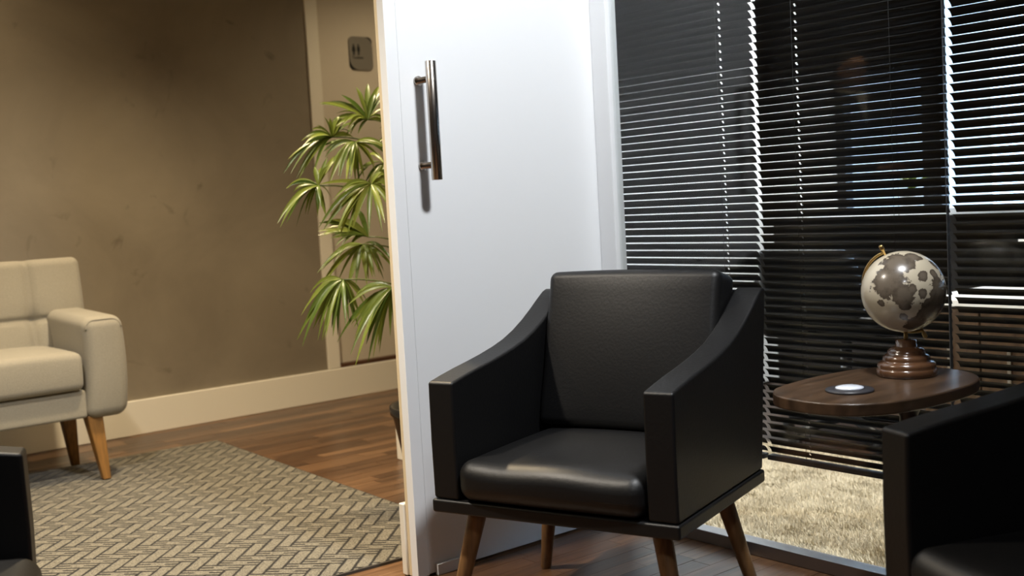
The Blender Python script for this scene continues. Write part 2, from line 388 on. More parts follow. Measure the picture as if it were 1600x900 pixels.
box('window_sill', WX0-.05, WX1+.05, -.14, .0, WZ0-.03, WZ0, M['white'], w2)
# ------------------------------------------------------------------ glass partition
gp = empty('window_1', (0, 0, 0), label='frameless glass partition between waiting area and office', **ST)
box('frame_post', .0005, .066, -.022, .022, 0, CEIL, M['white'], gp, bevel=.002)
box('pane', .066, 1.1162, -.005, .005, .035, CEIL, M['glass'], gp)
box('pane', 1.1178, 2.12, -.005, .005, .035, CEIL, M['glass'], gp)
M['silicone'] = mat('clear_joint', (.06, .06, .062), .35)
box('pane_joint', 1.1163, 1.1177, -.0055, .0055, .035, CEIL, M['silicone'], gp)
box('bottom_track', .066, 2.12, -.024, .024, .0005, .036, M['alu'], gp, bevel=.002)
# ------------------------------------------------------------------ open white door with bar handle
DY = -.757
dr = empty('door_1', (0, 0, 0), label='open white door leaf standing at right angles to the glass partition', **ST)
box('door_leaf', -.030, -.0008, DY+.038, -.004, .006, 2.5, M['white'], dr, bevel=.0012)
box('door_stile', -.030, 0, DY, DY+.0372, .003, 2.5, M['white'], dr, bevel=.0012)
box('edge_band', -.044, -.0305, DY+.001, -.004, .003, 2.5, M['seam'], dr, bevel=.001)  # tan colour stands in for warm hall light on the door end
box('hinge_light_seam', -.010, .0, -.0035, .0, .006, 2.5, M['seam'], dr)  # solid strip painted like light leaking through the hinge gap
box('kick_skirting', -.066, -.0445, DY-.006, -.05, .003, .20, M['trim'], dr, bevel=.003)
box('floor_guide', .0005, .012, -.70, -.585, .0, .03, M['white'], dr, bevel=.001)
hd = obj('handle', lathe('handle', [(.0135, 0), (.0145, .001), (.0145, .307), (.0135, .308)], 24), M['steel'], dr, label='brushed steel bar handle'); hd.location = (.062, -.662, 1.062)
for z in (1.102, 1.325):
    s = obj('standoff', lathe('standoff', [(.013, 0), (.013, .006), (.0085, .008), (.0085, .055)], 20), M['steel'], hd); s.location = (-.062, 0, z-1.062); s.rotation_euler = (0, math.pi/2, 0)

# ================================================================== DOWNLIGHTS
ring_me = lathe('ring', [(.052, -.002), (.066, -.004), (.068, 0), (.052, 0)], 32); 
lens_me = lathe('lens', [(.001, -.001), (.0515, -.001), (.0515, .0), (.001, .0)], 24)
def make_downlight(xy, col, watts, cone, label, aim=None):
    t = empty('ceiling_downlight', (xy[0], xy[1], CEIL), label=label, cat='ceiling light', group='recessed ceiling downlights')
    obj('trim_ring', ring_me, M['white'], t)
    obj('lens', lens_me.copy(), emit('lamp_glow', col, 12), t)
    l = bpy.data.lights.new('downlight', 'SPOT'); l.color = col; l.energy = watts; l.spot_size = math.radians(cone); l.spot_blend = .75; l.shadow_soft_size = .11 if aim else .07
    lo = bpy.data.objects.new('downlight_beam', l); lo.location = (0, 0, -.02); put(lo, t)
    if aim: lo.rotation_euler = (Vector(aim)-Vector((xy[0], xy[1], CEIL-.02))).to_track_quat('-Z', 'Y').to_euler()
for d in DOWNLIGHTS: make_downlight(*d)

# ================================================================== BLINDS
def slat_mesh(ln, holes):
    w, t, sag, ns = .0255, .0006, .0028, 6
    xs = [0.0]
    for h in sorted(holes): xs += [h-.0028, h+.0028]
    xs.append(ln)
    us = [-.5+i/ns for i in range(ns+1)]
    v, f = [], []
    for s in (0, 1):
        for x in xs:
            for u in us: v.append((x, u*w, sag*(1-4*u*u)*1.0+(t if s else 0)))
    nu = len(us); off = nu*len(xs)
    for i in range(len(xs)-1):
        hole = (i % 2 == 1)
        for j in range(ns):
            if hole and 2 <= j <= 3: continue
            a, b, c, d = i*nu+j, (i+1)*nu+j, (i+1)*nu+j+1, i*nu+j+1
            f.append((a, d, c, b)); f.append((a+off, b+off, c+off, d+off))
    for i in range(len(xs)-1):
        for j in (0, ns): a, b = i*nu+j, (i+1)*nu+j; f.append((a, b, b+off, a+off))
    for i in (0, len(xs)-1):
        for j in range(ns): a, b = i*nu+j, i*nu+j+1; f.append((a, b, b+off, a+off))
    me = bpy.data.meshes.new('slat'); me.from_pydata(v, [], f); me.materials.append(M['slat'])
    me.polygons.foreach_set('use_smooth', [True]*len(f)); return me
BY = .045; PITCH = .0213; ZB = .262; ZT = 2.50
def blind(x0, x1, ladders, tilt, label, cords=(), pitch=PITCH):
    t = empty('venetian_blind', (x0, BY, ZB), label=label, cat='blind', group='black venetian blinds behind the glass partition')
    ln = x1-x0; me = slat_mesh(ln, [l-x0 for l in ladders])
    n = int((ZT-ZB-.03)/pitch)
    for i in range(n):
        o = bpy.data.objects.new('slat', me); o.location = (0, 0, .022+i*pitch)
        o.rotation_euler = (math.radians(-tilt+random.uniform(-1.2, 1.2)), random.uniform(-.0006, .0006), 0); put(o, t)
    box('bottom_rail', 0, ln, -.012, .012, -.006, .008, M['slat'], t, bevel=.002)
    box('head_rail', 0, ln, -.02, .02, ZT-ZB-.01, ZT-ZB+.03, M['slat'], t, bevel=.002)
    for l in list(ladders)+list(cords):
        v, f = [], []
        for dy in (-.0105, .0105):
            a, b = tube_geo([(l-x0-.004, dy, .002), (l-x0-.004, dy, ZT-ZB)], .0006, 5); k = len(v); v += a; f += [tuple(q+k for q in p) for p in b]
        obj('ladder_cord', mesh('ladder_cord', v, f, True), M['cord'], t)
TILT = 46.5
blind(.030, .541, [.435], TILT, 'black venetian blind nearest the white door, its slats nearly closed')
blind(.554, 1.093, [.684], TILT+1.5, 'black venetian blind behind the globe, its slats nearly closed', [.963])
blind(1.108, 1.94, [1.50, 1.80], TILT-5, 'black venetian blind on the right, its slats slightly more open')
# ================================================================== ARMCHAIRS
CW = .62
ARM = [(.0, .312), (-.002, .45), (.0, .588), (.05, .597), (.10, .605), (.16, .613), (.22, .622), (.28, .633), (.33, .645), (.38, .662), (.43, .684), (.475, .708), (.515, .731), (.545, .747), (.562, .752), (.578, .750), (.512, .312)]
def bez_cushion(name, c, h, r, hook=None, n=8): 
    me = rbox(name, *h, r, n, hook)
    me.transform(Matrix.Translation(c)); return me
def make_armchair(loc, rz, label):
    t = empty('armchair', loc, rz, label=label, cat='armchair', group='black leather armchairs with brown wooden legs')
    L = M['leather']
    for nm, (a0, a1) in (('arm', (0, .07)), ('arm', (CW-.07, CW))):
        a = obj(nm, prism('arm', ARM, 'x', a0, a1), L, t); bevelmod(a, .007, 3, 30)
    b = box('base_band', -.004, CW+.004, -.005, .515, .28, .3115, L, t, bevel=.006, seg=3)
    # outer back panel, leaning with the arms
    pb = prism('back_panel', [(.40, .313), (.4985, .313), (.566, .748), (.52, .748)], 'x', .0715, CW-.0715); o = obj('back_panel', pb, L, t); bevelmod(o, .006, 2, 30)
    def seat(p, u):
        x, y, z = p
        if u[2] > -.2:
            k = (1-u[0]**2)*(1-.75*u[1]**2)
            z += .016*max(0, k)
            z -= .010*math.exp(-((u[0])/.42)**2-((u[1]+.45)/.45)**2)      # worn hollow near the front edge
            z += .004*math.sin(u[0]*5+1.2)*math.exp(-((u[1]+.95)/.3)**2)
        if u[1] < -.9: y -= .010*(1-u[0]**2)*(1-u[2]**2)
        return Vector((x, y, z))
    obj('seat_cushion', bez_cushion('seat_cushion', (CW/2, .205, .3595), (.2375, .222, .0475), .036, seat, 14), L, t)
    def back(p, u):
        x, y, z = p
        y -= .014*(1-u[0]**2)*(1-u[2]**2)*(1 if u[1] < 0 else 0)
        x *= 1.0+.004*math.sin(u[2]*7)
        if u[2] > .8: z += .005*(1-u[0]**2)
        return Vector((x, y, z))
    me = rbox('back_cushion', .2385, .055, .200, .022, 12, back)
    me.transform(Matrix.Translation((CW/2, .468, .600)) @ Matrix.Rotation(math.radians(-14.5), 4, 'X'))
    obj('back_cushion', me, L, t)
    for (bx, by, tx, ty) in ((.012, .03, .075, .075), (CW-.012, .03, CW-.075, .075), (.012, .472, .075, .42), (CW-.012, .472, CW-.075, .42)):
        P = [Vector((bx, by, 0)).lerp(Vector((tx, ty, .279)), k) for k in (0, .02, .5, .9, 1)]
        obj('leg', tube('leg', P, [.0125, .0145, .0185, .0215, .0215], 20), M['legwood'], t)
    return t
make_armchair((.323, -.916, 0), math.radians(18.5), 'whole black leather armchair standing in front of the white door')
make_armchair((1.419, -.769, 0), math.radians(-22), 'black leather armchair cut off by the right edge, beside the globe table')
make_armchair((.838, -2.03, 0), math.radians(158), 'black leather armchair at the lower left, only an arm and seat corner showing')

def rrect(w, h, r, n=6):
    P = []
    for cx, cy, a0 in ((w-r, h-r, 0), (-w+r, h-r, 90), (-w+r, -h+r, 180), (w-r, -h+r, 270)):
        for k in range(n+1): a = math.radians(a0+90*k/n); P.append((cx+r*math.cos(a), cy+r*math.sin(a)))
    return P
# ================================================================== SOFA
sf = empty('sofa', (-2.15, -1.46, 0), label='beige tufted fabric sofa against the cement wall', cat='sofa')
F = M['fabric']; SH = .66                                       # half length along y
def sy(y): return y+1.46
def sofa_arm(sgn):
    def hook(p, u):
        x, y, z = p
        z -= .020*(x-(-.28))/.56*(1 if u[2] > 0 else 0)          # top falls towards the front
        y += sgn*.012*(1-u[2]**2)                               # soft outward bulge
        if u[2] < 0: x -= .012*u[2]**2*(1 if u[0] > 0 else 0)
        return Vector((x, y, z))
    me = rbox('arm', .285, .080, .206, .042, 10, hook, 4); me.transform(Matrix.Translation((0.012, sgn*(SH-.082), .456)))
    a = obj('arm', me, F, sf)
    # welt around the front face of the arm
    r_ = .042; pts = []
    for (yy, zz) in [q_ for q_ in rrect(.080-.29*r_, .206-.29*r_, .036, 8) if q_[1] > .1]:
        P = hook(Vector((.285-.29*r_, yy, zz)), (.95, yy/.080, zz/.206)); pts.append((P.x+.0125, P.y+sgn*(SH-.082), P.z+.456))
    obj('piping', tube('piping', pts, .0042, 6), F, a)
for s in (-1, 1): sofa_arm(s)
me = rbox('base', .26, SH-.155, .054, .012, 8); me.transform(Matrix.Translation((.005, 0, .312))); obj('base', me, F, sf)
def seatc(p, u):
    x, y, z = p
    if u[2] > 0: z += .018*(1-abs(u[1])**3)*(1-.6*u[0]**2)
    if u[0] > .8: x += .006*(1-u[2]**2)
    return Vector((x, y, z))
for s in (-1, 1):
    hw = (SH-.164)/2
    me = rbox('seat_cushion', .215, hw-.002, .072, .026, 12, seatc); me.transform(Matrix.Translation((.078, s*hw, .441)))
    c = obj('seat_cushion', me, F, sf)
    pts = [(.078+.215-.003, s*hw+k*(hw-.02), .441+.052+.010*(1-abs(k)**3)) for k in [-1+i/8 for i in range(17)]]
    obj('piping', tube('piping', pts, .0035, 6), F, c)
# back with sewn grid and buttons
SEAM_Y = [sy(-1.015), sy(-1.31), sy(-1.61), sy(-1.905)]; SEAM_Z = .02
def backc(p, u):
    x, y, z = p
    if u[0] > 0:
        g = sum(.030*math.exp(-((y-a)/.014)**2)+.012*math.exp(-((y-a)/.05)**2) for a in SEAM_Y)
        g += .022*math.exp(-((z-SEAM_Z)/.012)**2)+.010*math.exp(-((z-SEAM_Z)/.05)**2)
        g += sum(.022*math.exp(-((y-a)/.03)**2-((z-SEAM_Z)/.03)**2) for a in SEAM_Y)
        x -= g*.55
    return Vector((x, y, z))
me = rbox('back', .095, SH, .265, .032, 110, backc)
me.transform(Matrix.Translation((-.195, 0, .592)) @ Matrix.Rotation(math.radians(-9), 4, 'Y')); bk = obj('back', me, F, sf)
Rb = Matrix.Translation((-.195, 0, .592)) @ Matrix.Rotation(math.radians(-9), 4, 'Y')
for a in []:
    b = obj('button', lathe('button', [(.002, .006), (.009, .005), (.011, 0), (.009, -.004)], 14), F, bk)
    b.matrix_local = Rb @ Matrix.Translation((.095-.030, a, SEAM_Z)) @ Matrix.Rotation(math.pi/2, 4, 'Y')
for (bx, by, tx, ty) in ((.262, .555, .222, .535), (.262, -.555, .222, -.535), (-.135, .57, -.085, .535), (-.135, -.57, -.085, -.535)):
    v, f = [], []
    for (x, y, z, h) in ((bx, by, .0095 if bx > 0 else 0, .0155), (tx, ty, .262, .031)):
        v += [(x-h, y-h, z), (x+h, y-h, z), (x+h, y+h, z), (x-h, y+h, z)]
    o = obj('leg', mesh('leg', v, [(3, 2, 1, 0), (4, 5, 6, 7), (0, 1, 5, 4), (1, 2, 6, 5), (2, 3, 7, 6), (3, 0, 4, 7)]), M['sofaleg'], sf); bevelmod(o, .006, 2)

# ================================================================== RUGS
ra = math.radians(-3.0)
rg = empty('hall_rug', (-.165, -.40, 0), ra, label='grey-beige flat-woven hall rug with dark herringbone lines', cat='rug')
box('woven_field', -2.06, 0, -2.9, 0, .0005, .009, M['rug'], rg, bevel=.003)
M['binding'] = mat('rug_binding', (.05, .042, .033), .9)
obj('bound_edge', boxes('bound_edge', [(-2.066, .006, -.003, .004, .0004, .0075), (-2.066, .006, -2.904, -2.897, .0004, .0075), (-2.066, -2.057, -2.897, -.003, .0004, .0075), (-.003, .006, -2.897, -.003, .0004, .0075)]), M['binding'], rg)
sr = empty('shaggy_rug', (0, 0, 0), label='cream shaggy rug on the office floor behind the glass', cat='rug')
box('backing', -.36, 1.62, .03, 1.06, -.013, .006, M['pile'], sr)
rng = np.random.default_rng(3); n = 120000
px = rng.uniform(-.35, 1.6, n); py = rng.uniform(.032, 1.04, n)
az = rng.uniform(0, 6.283, n); ln = rng.uniform(.009, .022, n); le = rng.uniform(.2, .95, n); wd = rng.uniform(.0010, .0021, n)
cl = .5+.5*np.sin(px*23+np.sin(py*31)*2)*np.sin(py*27+1.3*np.sin(px*19)); az = az*.5+cl*3.1; hz = rng.uniform(.006, .014, n)
dx, dy = np.cos(az), np.sin(az); sx, sy2 = -dy*wd, dx*wd
z0 = np.full(n, .004)
tip = np.stack([px+dx*ln*le, np.maximum(py+dy*ln*le, .0265), hz+ln*np.sqrt(1-le*le*.9)], 1)
V = np.stack([np.stack([px-sx, py-sy2, z0], 1), np.stack([px+sx, py+sy2, z0], 1),
              np.stack([px+dx*ln*le*.45+sx, np.maximum(py+dy*ln*le*.45, .0265)+sy2, hz+ln*.35], 1), np.stack([px+dx*ln*le*.45-sx, np.maximum(py+dy*ln*le*.45, .0265)-sy2, hz+ln*.35], 1), tip], 1)
me = bpy.data.meshes.new('pile'); b = np.arange(n)*5
quads = np.stack([b, b+1, b+2, b+3], 1); tris = np.stack([b+3, b+2, b+4], 1)
me.vertices.add(n*5); me.vertices.foreach_set('co', V.reshape(-1)); me.loops.add(n*7)
me.loops.foreach_set('vertex_index', np.concatenate([quads, tris], 1).reshape(-1)); me.polygons.add(n*2)
st = np.stack([np.arange(n)*7, np.arange(n)*7+4], 1).reshape(-1); me.polygons.foreach_set('loop_start', st); me.update(calc_edges=True); me.validate()
obj('pile', me, M['pile'], sr, kind='stuff')

# ================================================================== SIDE TABLE, GLOBE, COASTER
TZ = .57
OUT = [(.995, -.506), (.975, -.459), (.964, -.344), (.970, -.243), (.988, -.163), (1.022, -.115), (1.075, -.085), (1.135, -.071), (1.207, -.084), (1.263, -.140), (1.291, -.221), (1.291, -.355), (1.272, -.470), (1.234, -.532), (1.177, -.566), (1.085, -.566), (1.032, -.546)]
def smooth_loop(P, it=2):
    for _ in range(it):
        Q = []
        for i in range(len(P)):
            a, b = P[i], P[(i+1) % len(P)]
            Q += [(a[0]*.75+b[0]*.25, a[1]*.75+b[1]*.25), (a[0]*.25+b[0]*.75, a[1]*.25+b[1]*.75)]
        P = Q
    return P
tb = empty('side_table', (1.15, -.31, 0), label='walnut side table with rounded triangular top between the two armchairs', cat='table')
o = obj('table_top', prism('table_top', [(x-1.15, y+.31) for x, y in smooth_loop(OUT)], 'z', TZ-.026, TZ), M['walnut'], tb); bevelmod(o, .004, 2, 40)
cl_ = obj('pedestal', lathe('pedestal', [(.018, .018), (.018, .50), (.03, .53), (.06, TZ-.0265)], 24), M['pot'], tb); cl_.location = (.03, .02, 0)
bs = obj('foot', lathe('foot', [(.15, 0), (.155, .004), (.155, .012), (.14, .018), (.02, .024)], 40), M['pot'], tb); bs.location = (.03, .02, 0)
GX, GY = 1.123, -.198
gl = empty('globe', (GX, GY, TZ), label='small cream and brown desk globe on a turned wooden base', cat='globe')
obj('wooden_base', lathe('wooden_base', [(.060, 0), (.0635, .002), (.0635, .014), (.061, .017), (.060, .018), (.0615, .022), (.060, .028), (.053, .032), (.049, .033), (.050, .037), (.0485, .043), (.043, .047), (.040, .048), (.0395, .054), (.035, .060), (.024, .064), (.022, .065), (.022, .078), (.006, .080)], 40), M['basewood'], gl)
gc = Vector((-.008, .008, .183))
ball = obj('ball', (lambda me: me)(bpy.data.meshes.new('ball')), None, gl)
bm = bmesh.new(); bmesh.ops.create_uvsphere(bm, u_segments=48, v_segments=28, radius=GLOBE_R); bm.to_mesh(ball.data); bm.free()
ball.data.materials.append(M['globe']); ball.data.polygons.foreach_set('use_smooth', [True]*len(ball.data.polygons)); ball.location = gc
axis = (Vector((1.081, -.215, .851))-Vector((1.146, -.160, .656))).normalized()
side = Vector((.638, .768, 0)).normalized(); bk_ = axis.cross(side).normalized(); s2 = bk_.cross(axis).normalized()
s2 = (s2*.80+Vector((.60, -.80, 0))*.75); s2 = (s2-axis*s2.dot(axis)).normalized(); pts = []
for k in range(25):
    a = math.radians(-90-180*k/24)                      # half ring on the low side, pole to pole
    pts.append(gc+(axis*-math.sin(a)*-1*(GLOBE_R+.006)*-1+s2*math.cos(a)*-1*(GLOBE_R+.006)*-1))
v, f = tube_geo(pts, .0035, 8); obj('meridian_arm', mesh('meridian_arm', v, f, True), M['brass'], gl)
for s in (1, -1):
    obj('axis_knob', tube('axis_knob', [gc+axis*s*(GLOBE_R-.002), gc+axis*s*(GLOBE_R+.010), gc+axis*s*(GLOBE_R+.012), gc+axis*s*(GLOBE_R+.022), gc+axis*s*(GLOBE_R+.024)], [.0028, .0028, .005, .0048, .0025], 10), M['brass'], gl)
obj('stem', lathe('stem', [(.005, .079), (.0045, .085), (.0045, .100)], 14), M['brass'], gl)
co = empty('coaster', (1.132, -.428, TZ), label='small dark round coaster with a pale glossy centre on the side table', cat='coaster')
obj('disc', lathe('disc', [(.048, .0003), (.049, .002), (.048, .005), (.030, .0055)], 36), M['coaster'], co)
obj('glossy_centre', lathe('glossy_centre', [(.029, .0056), (.028, .009), (.02, .011), (.002, .012)], 30), M['glassblob'], co)

# ================================================================== RESTROOM SIGN
sg = empty('restroom_sign', (XW-.0345, .932, 1.824), label='small grey restroom sign with two black figures on the cream wall', cat='sign')
SW, SHH = .073, .088
obj('black_backing', prism('black_backing', rrect(SW, SHH, .026), 'x', .0, .004), M['black'], sg)
# front plate: opposite corners cut wide so the black backing shows
def plate():
    P = []
    for cx, cy, a0, r in ((SW, SHH, 0, .055), (-SW, SHH, 90, .024), (-SW, -SHH, 180, .055), (SW, -SHH, 270, .024)):
        ox = cx-math.copysign(r, cx); oy = cy-math.copysign(r, cy)
        for k in range(9): a = math.radians(a0+90*k/8); P.append((ox+r*math.cos(a), oy+r*math.sin(a)))
    return P
obj('plate', prism('plate', plate(), 'x', .0042, .007), M['signplate'], sg)
def figure(yc, skirt):
    body = [(-.0075, .020), (.0075, .020), (.0095, .006), (.0115 if skirt else .0085, -.006), (.005, -.010), (.005, -.026), (-.005, -.026), (-.005, -.010), (-.0115 if skirt else -.0085, -.006), (-.0095, .006)]
    v, f = [], []
    def add(P):
        n0 = len(v); n = len(P)
        for a in (.0071, .0082): v.extend([(a, p[0]+yc, p[1]+.016) for p in P])
        f.append(tuple(range(n0, n0+n))); f.append(tuple(range(n0+n, n0+2*n))); f.extend([(n0+i, n0+(i+1) % n, n0+n+(i+1) % n, n0+n+i) for i in range(n)])
    add(body); add([(.0052*math.cos(a*math.pi/6), .0265+.0052*math.sin(a*math.pi/6)) for a in range(12)])
    obj('figure', mesh('figure', v, f), M['black'], sg)
figure(-.046, True); figure(-.016, False)
tx = bpy.data.curves.new('lettering', 'FONT'); tx.body = 'Toalete'; tx.size = .0225; tx.extrude = .0005; tx.align_x = 'LEFT'
to = bpy.data.objects.new('lettering', tx); C.objects.link(to); bpy.context.view_layer.update()
me = bpy.data.meshes.new_from_object(to.evaluated_get(bpy.context.evaluated_depsgraph_get())); bpy.data.objects.remove(to)
lt = obj('lettering', me, M['black'], sg); lt.matrix_local = Matrix.Translation((.0078, -.058, -.030)) @ Matrix(((0, 0, 1, 0), (1, 0, 0, 0), (0, 1, 0, 0), (0, 0, 0, 1)))
# ================================================================== PALM
PX, PY = -.682, -.157
pt = empty('potted_palm', (PX, PY, 0), label='green fan-leaved lady palm in a black pot behind the white door', cat='plant')
obj('pot', lathe('pot', [(.118, 0), (.123, .004), (.172, .285), (.180, .288), (.182, .315), (.172, .316), (.168, .29)], 40), M['pot'], pt)
obj('soil', lathe('soil', [(.02, .283), (.165, .283), (.165, .288), (.08, .296), (.01, .298)], 30), M['soil'], pt)
FRONDS = [
  ((-0.881,-0.404,1.244),[(-0.923,-0.546,1.177),(-0.896,-0.552,1.133),(-0.921,-0.511,1.116),(-0.858,-0.492,1.129),(-0.853,-0.492,1.266),(-0.864,-0.417,1.303),(-0.910,-0.340,1.318),(-0.871,-0.332,1.243),(-0.940,-0.424,1.247),(-0.886,-0.498,1.229)]),
  ((-0.787,-0.372,1.220),[(-0.844,-0.453,1.176),(-0.797,-0.472,1.089),(-0.762,-0.454,1.104),(-0.739,-0.444,1.096),(-0.737,-0.413,1.101),(-0.817,-0.329,1.109),(-0.783,-0.311,1.133),(-0.769,-0.294,1.168),(-0.895,-0.445,1.207),(-0.670,-0.327,1.190)]),
  ((-0.847,-0.278,1.300),[(-0.914,-0.415,1.359),(-0.939,-0.365,1.365),(-0.898,-0.283,1.410),(-0.890,-0.241,1.421),(-0.869,-0.210,1.412),(-0.823,-0.372,1.268),(-0.873,-0.303,1.256),(-0.823,-0.211,1.379),(-0.795,-0.233,1.267),(-0.859,-0.391,1.281)]),
  ((-0.819,-0.506,1.081),[(-0.865,-0.585,1.082),(-0.829,-0.651,0.971),(-0.935,-0.563,1.003),(-0.902,-0.546,0.958),(-0.840,-0.546,0.995),(-0.774,-0.526,1.013),(-0.839,-0.449,1.037),(-0.839,-0.523,1.120),(-0.824,-0.420,1.179),(-0.909,-0.546,1.065),(-0.791,-0.480,1.138)]),
  ((-0.622,-0.426,1.074),[(-0.699,-0.572,0.952),(-0.719,-0.547,0.975),(-0.646,-0.507,0.927),(-0.568,-0.480,0.924),(-0.651,-0.544,0.929),(-0.612,-0.360,1.000),(-0.650,-0.590,1.080),(-0.523,-0.451,0.956),(-0.597,-0.380,1.067),(-0.635,-0.516,1.053),(-0.600,-0.402,1.109)]),
  ((-0.837,-0.314,0.900),[(-0.927,-0.439,0.953),(-0.912,-0.457,0.927),(-0.997,-0.396,0.913),(-0.854,-0.426,0.903),(-0.856,-0.379,0.865),(-0.864,-0.430,0.962),(-0.870,-0.326,0.989)]),
  ((-0.763,-0.384,0.878),[(-0.801,-0.510,0.823),(-0.823,-0.519,0.798),(-0.836,-0.440,0.761),(-0.740,-0.433,0.754),(-0.748,-0.381,0.766),(-0.764,-0.311,0.786),(-0.761,-0.503,0.848),(-0.632,-0.360,0.817),(-0.690,-0.393,0.777)]),
  ((-0.716,-0.498,0.771),[(-0.824,-0.591,0.665),(-0.809,-0.619,0.593),(-0.744,-0.638,0.580),(-0.720,-0.583,0.592),(-0.691,-0.585,0.608),(-0.708,-0.534,0.605),(-0.635,-0.547,0.638),(-0.708,-0.471,0.636),(-0.827,-0.553,0.731),(-0.719,-0.413,0.693),(-0.795,-0.568,0.622)]),
  ((-0.529,-0.432,0.744),[(-0.685,-0.541,0.583),(-0.529,-0.592,0.562),(-0.533,-0.532,0.530),(-0.606,-0.446,0.565),(-0.534,-0.411,0.530),(-0.551,-0.510,0.638),(-0.569,-0.395,0.655),(-0.623,-0.539,0.692),(-0.632,-0.495,0.721),(-0.456,-0.424,0.643)]),
  ((-0.851,-0.221,1.150),[(-0.841,-0.312,1.075),(-0.860,-0.277,1.031),(-0.804,-0.289,1.007),(-0.807,-0.226,1.049),(-0.941,-0.227,1.178),(-0.792,-0.205,1.179),(-0.831,-0.340,1.119)]),
  ((-0.755,-0.171,1.264),[(-0.757,-0.295,1.328),(-0.757,-0.279,1.200),(-0.816,-0.174,1.379),(-0.718,-0.160,1.390),(-0.665,-0.125,1.299),(-0.624,-0.135,1.210),(-0.779,-0.110,1.132),(-0.747,-0.213,1.122)]),
  ((-0.667,-0.169,1.041),[(-0.701,-0.307,0.984),(-0.669,-0.296,1.067),(-0.624,-0.263,0.895),(-0.585,-0.187,0.890),(-0.597,-0.064,0.969),(-0.546,-0.123,1.077),(-0.588,-0.190,1.166)]),
  ((-0.607,-0.202,0.826),[(-0.677,-0.315,0.749),(-0.617,-0.310,0.686),(-0.646,-0.160,0.649),(-0.467,-0.156,0.718),(-0.528,-0.115,0.820),(-0.610,-0.139,0.930),(-0.643,-0.276,0.896)]),
]
P0 = Vector((PX, PY, 0))
canes = [((-.02, -.03), (-.035, -.03, 1.22)), ((.04, .03), (.06, .05, 1.36)), ((-.05, .05), (-.07, .02, .98)), ((.06, -.05), (.05, -.03, .86))]
for (a, b) in canes:
    P = [Vector((a[0], a[1], .28)).lerp(Vector(b), k/8)+Vector((math.sin(k*1.7)*.006, math.cos(k*1.3)*.006, 0)) for k in range(9)]
    obj('cane', tube('cane', P, [.013-.0006*k for k in range(9)], 10), M['trunk'], pt)
def leaflet_mesh(d, w, droop, nrm):
    """folded strip from the origin to d, arching over; w = half width, nrm = the way the blade faces"""
    upv = Vector((0, 0, 1)); sd = d.cross(nrm).normalized(); nn = sd.cross(d).normalized(); n = 7; v, f = [], []
    for i in range(n+1):
        s = i/n
        p = d*s+upv*(droop*4*s*(1-s))
        ww = w*(.30+.70*min(1, s*3.2))*(1-max(0, (s-.55)/.45)**1.6*.94)
        v += [tuple(p-sd*ww+nn*ww*.4), tuple(p), tuple(p+sd*ww+nn*ww*.4)]
    for i in range(n):
        a = i*3; f += [(a, a+1, a+4, a+3), (a+1, a+2, a+5, a+4)]
    me = bpy.data.meshes.new('leaflet'); me.from_pydata(v, [], f); me.materials.append(M['leaf']); me.polygons.foreach_set('use_smooth', [True]*len(f)); return me
room = Vector((.62, -.66, .42))                                 # the open side of the corner the palm stands in
for hi, (hub, tips) in enumerate(FRONDS):
    H = Vector(hub)-P0
    best = min(canes, key=lambda c: (Vector(c[1])-H).length)
    zc = max(.45, min(best[1][2], H.z-.10)); k = (zc-.28)/(best[1][2]-.28)
    S = Vector((best[0][0], best[0][1], .28)).lerp(Vector(best[1]), k)
    mid = S.lerp(H, .5)+Vector((0, 0, .05))
    pts = [S*(1-u)**2+mid*2*u*(1-u)+H*u*u for u in [i/6 for i in range(7)]]
    fr = obj('frond', tube('frond', [p-H for p in pts], [.0042-.0003*i for i in range(7)], 6), M['stem'], pt); fr.location = H
    D = [Vector(t)-Vector(hub) for t in tips]
    rt, upv_ = Vector((.638, .768, -.055)), Vector((-.025, .092, .995))
    D.sort(key=lambda d: math.atan2(d.dot(upv_), d.dot(rt)))
    E_ = []
    for i in range(len(D)):
        a, b = D[i], D[(i+1) % len(D)]
        if a.angle(b) > 1.6: continue
        nn = 2 if a.angle(b) > .5 else 1
        for q in range(nn):
            m_ = a.lerp(b, (q+1)/(nn+1)+random.uniform(-.12, .12)); m_ = m_.normalized()*(a.length+b.length)*.5*random.uniform(.85, 1.12)
            E_.append(m_+Vector((random.uniform(-.02, .02), random.uniform(-.02, .02), random.uniform(-.02, .01))))
    D = [d*1.06 for d in D]+E_
    for d in D:
        if d.length < .05: continue
        q = room+Vector((random.uniform(-.5, .5), random.uniform(-.5, .5), random.uniform(-.2, .7)))
        obj('leaflet', leaflet_mesh(d, random.uniform(.005, .0098), (.10 if d.z < -.02 else .05)*d.length+random.uniform(0, .015), q), None, fr)
# ================================================================== OFFICE FURNITURE (seen through the gaps of the blinds)
cb = empty('low_cabinet', (.52, 1.45, 0), label='low wooden cabinet with a white top inside the office behind the blinds', cat='cabinet')
box('body', -.20, .24, -.22, .22, .03, .55, M['walnut'], cb, bevel=.003)
box('plinth', -.18, .22, -.20, .20, -.013, .03, M['black'], cb)
box('top', -.215, .255, -.235, .235, .55, .575, M['white'], cb, bevel=.003)
for x0 in (-.19, .022):
    d_ = box('cabinet_door', x0, x0+.205, -.236, -.221, .04, .54, M['walnut'], cb, bevel=.002)
    box('knob', x0+.095, x0+.11, -.250, -.2365, .30, .42, M['steel'], d_, bevel=.002)
dk = empty('office_desk', (1.28, 1.98, 0), label='white office desk standing below the office window', cat='desk')
box('desktop', -.86, .75, -.25, .20, .735, .765, M['white'], dk, bevel=.004)
for x0 in (-.80, .66):
    box('leg', x0, x0+.04, -.21, -.17, -.013, .735, M['alu'], dk, bevel=.003); box('leg', x0, x0+.04, .14, .18, -.013, .735, M['alu'], dk, bevel=.003)
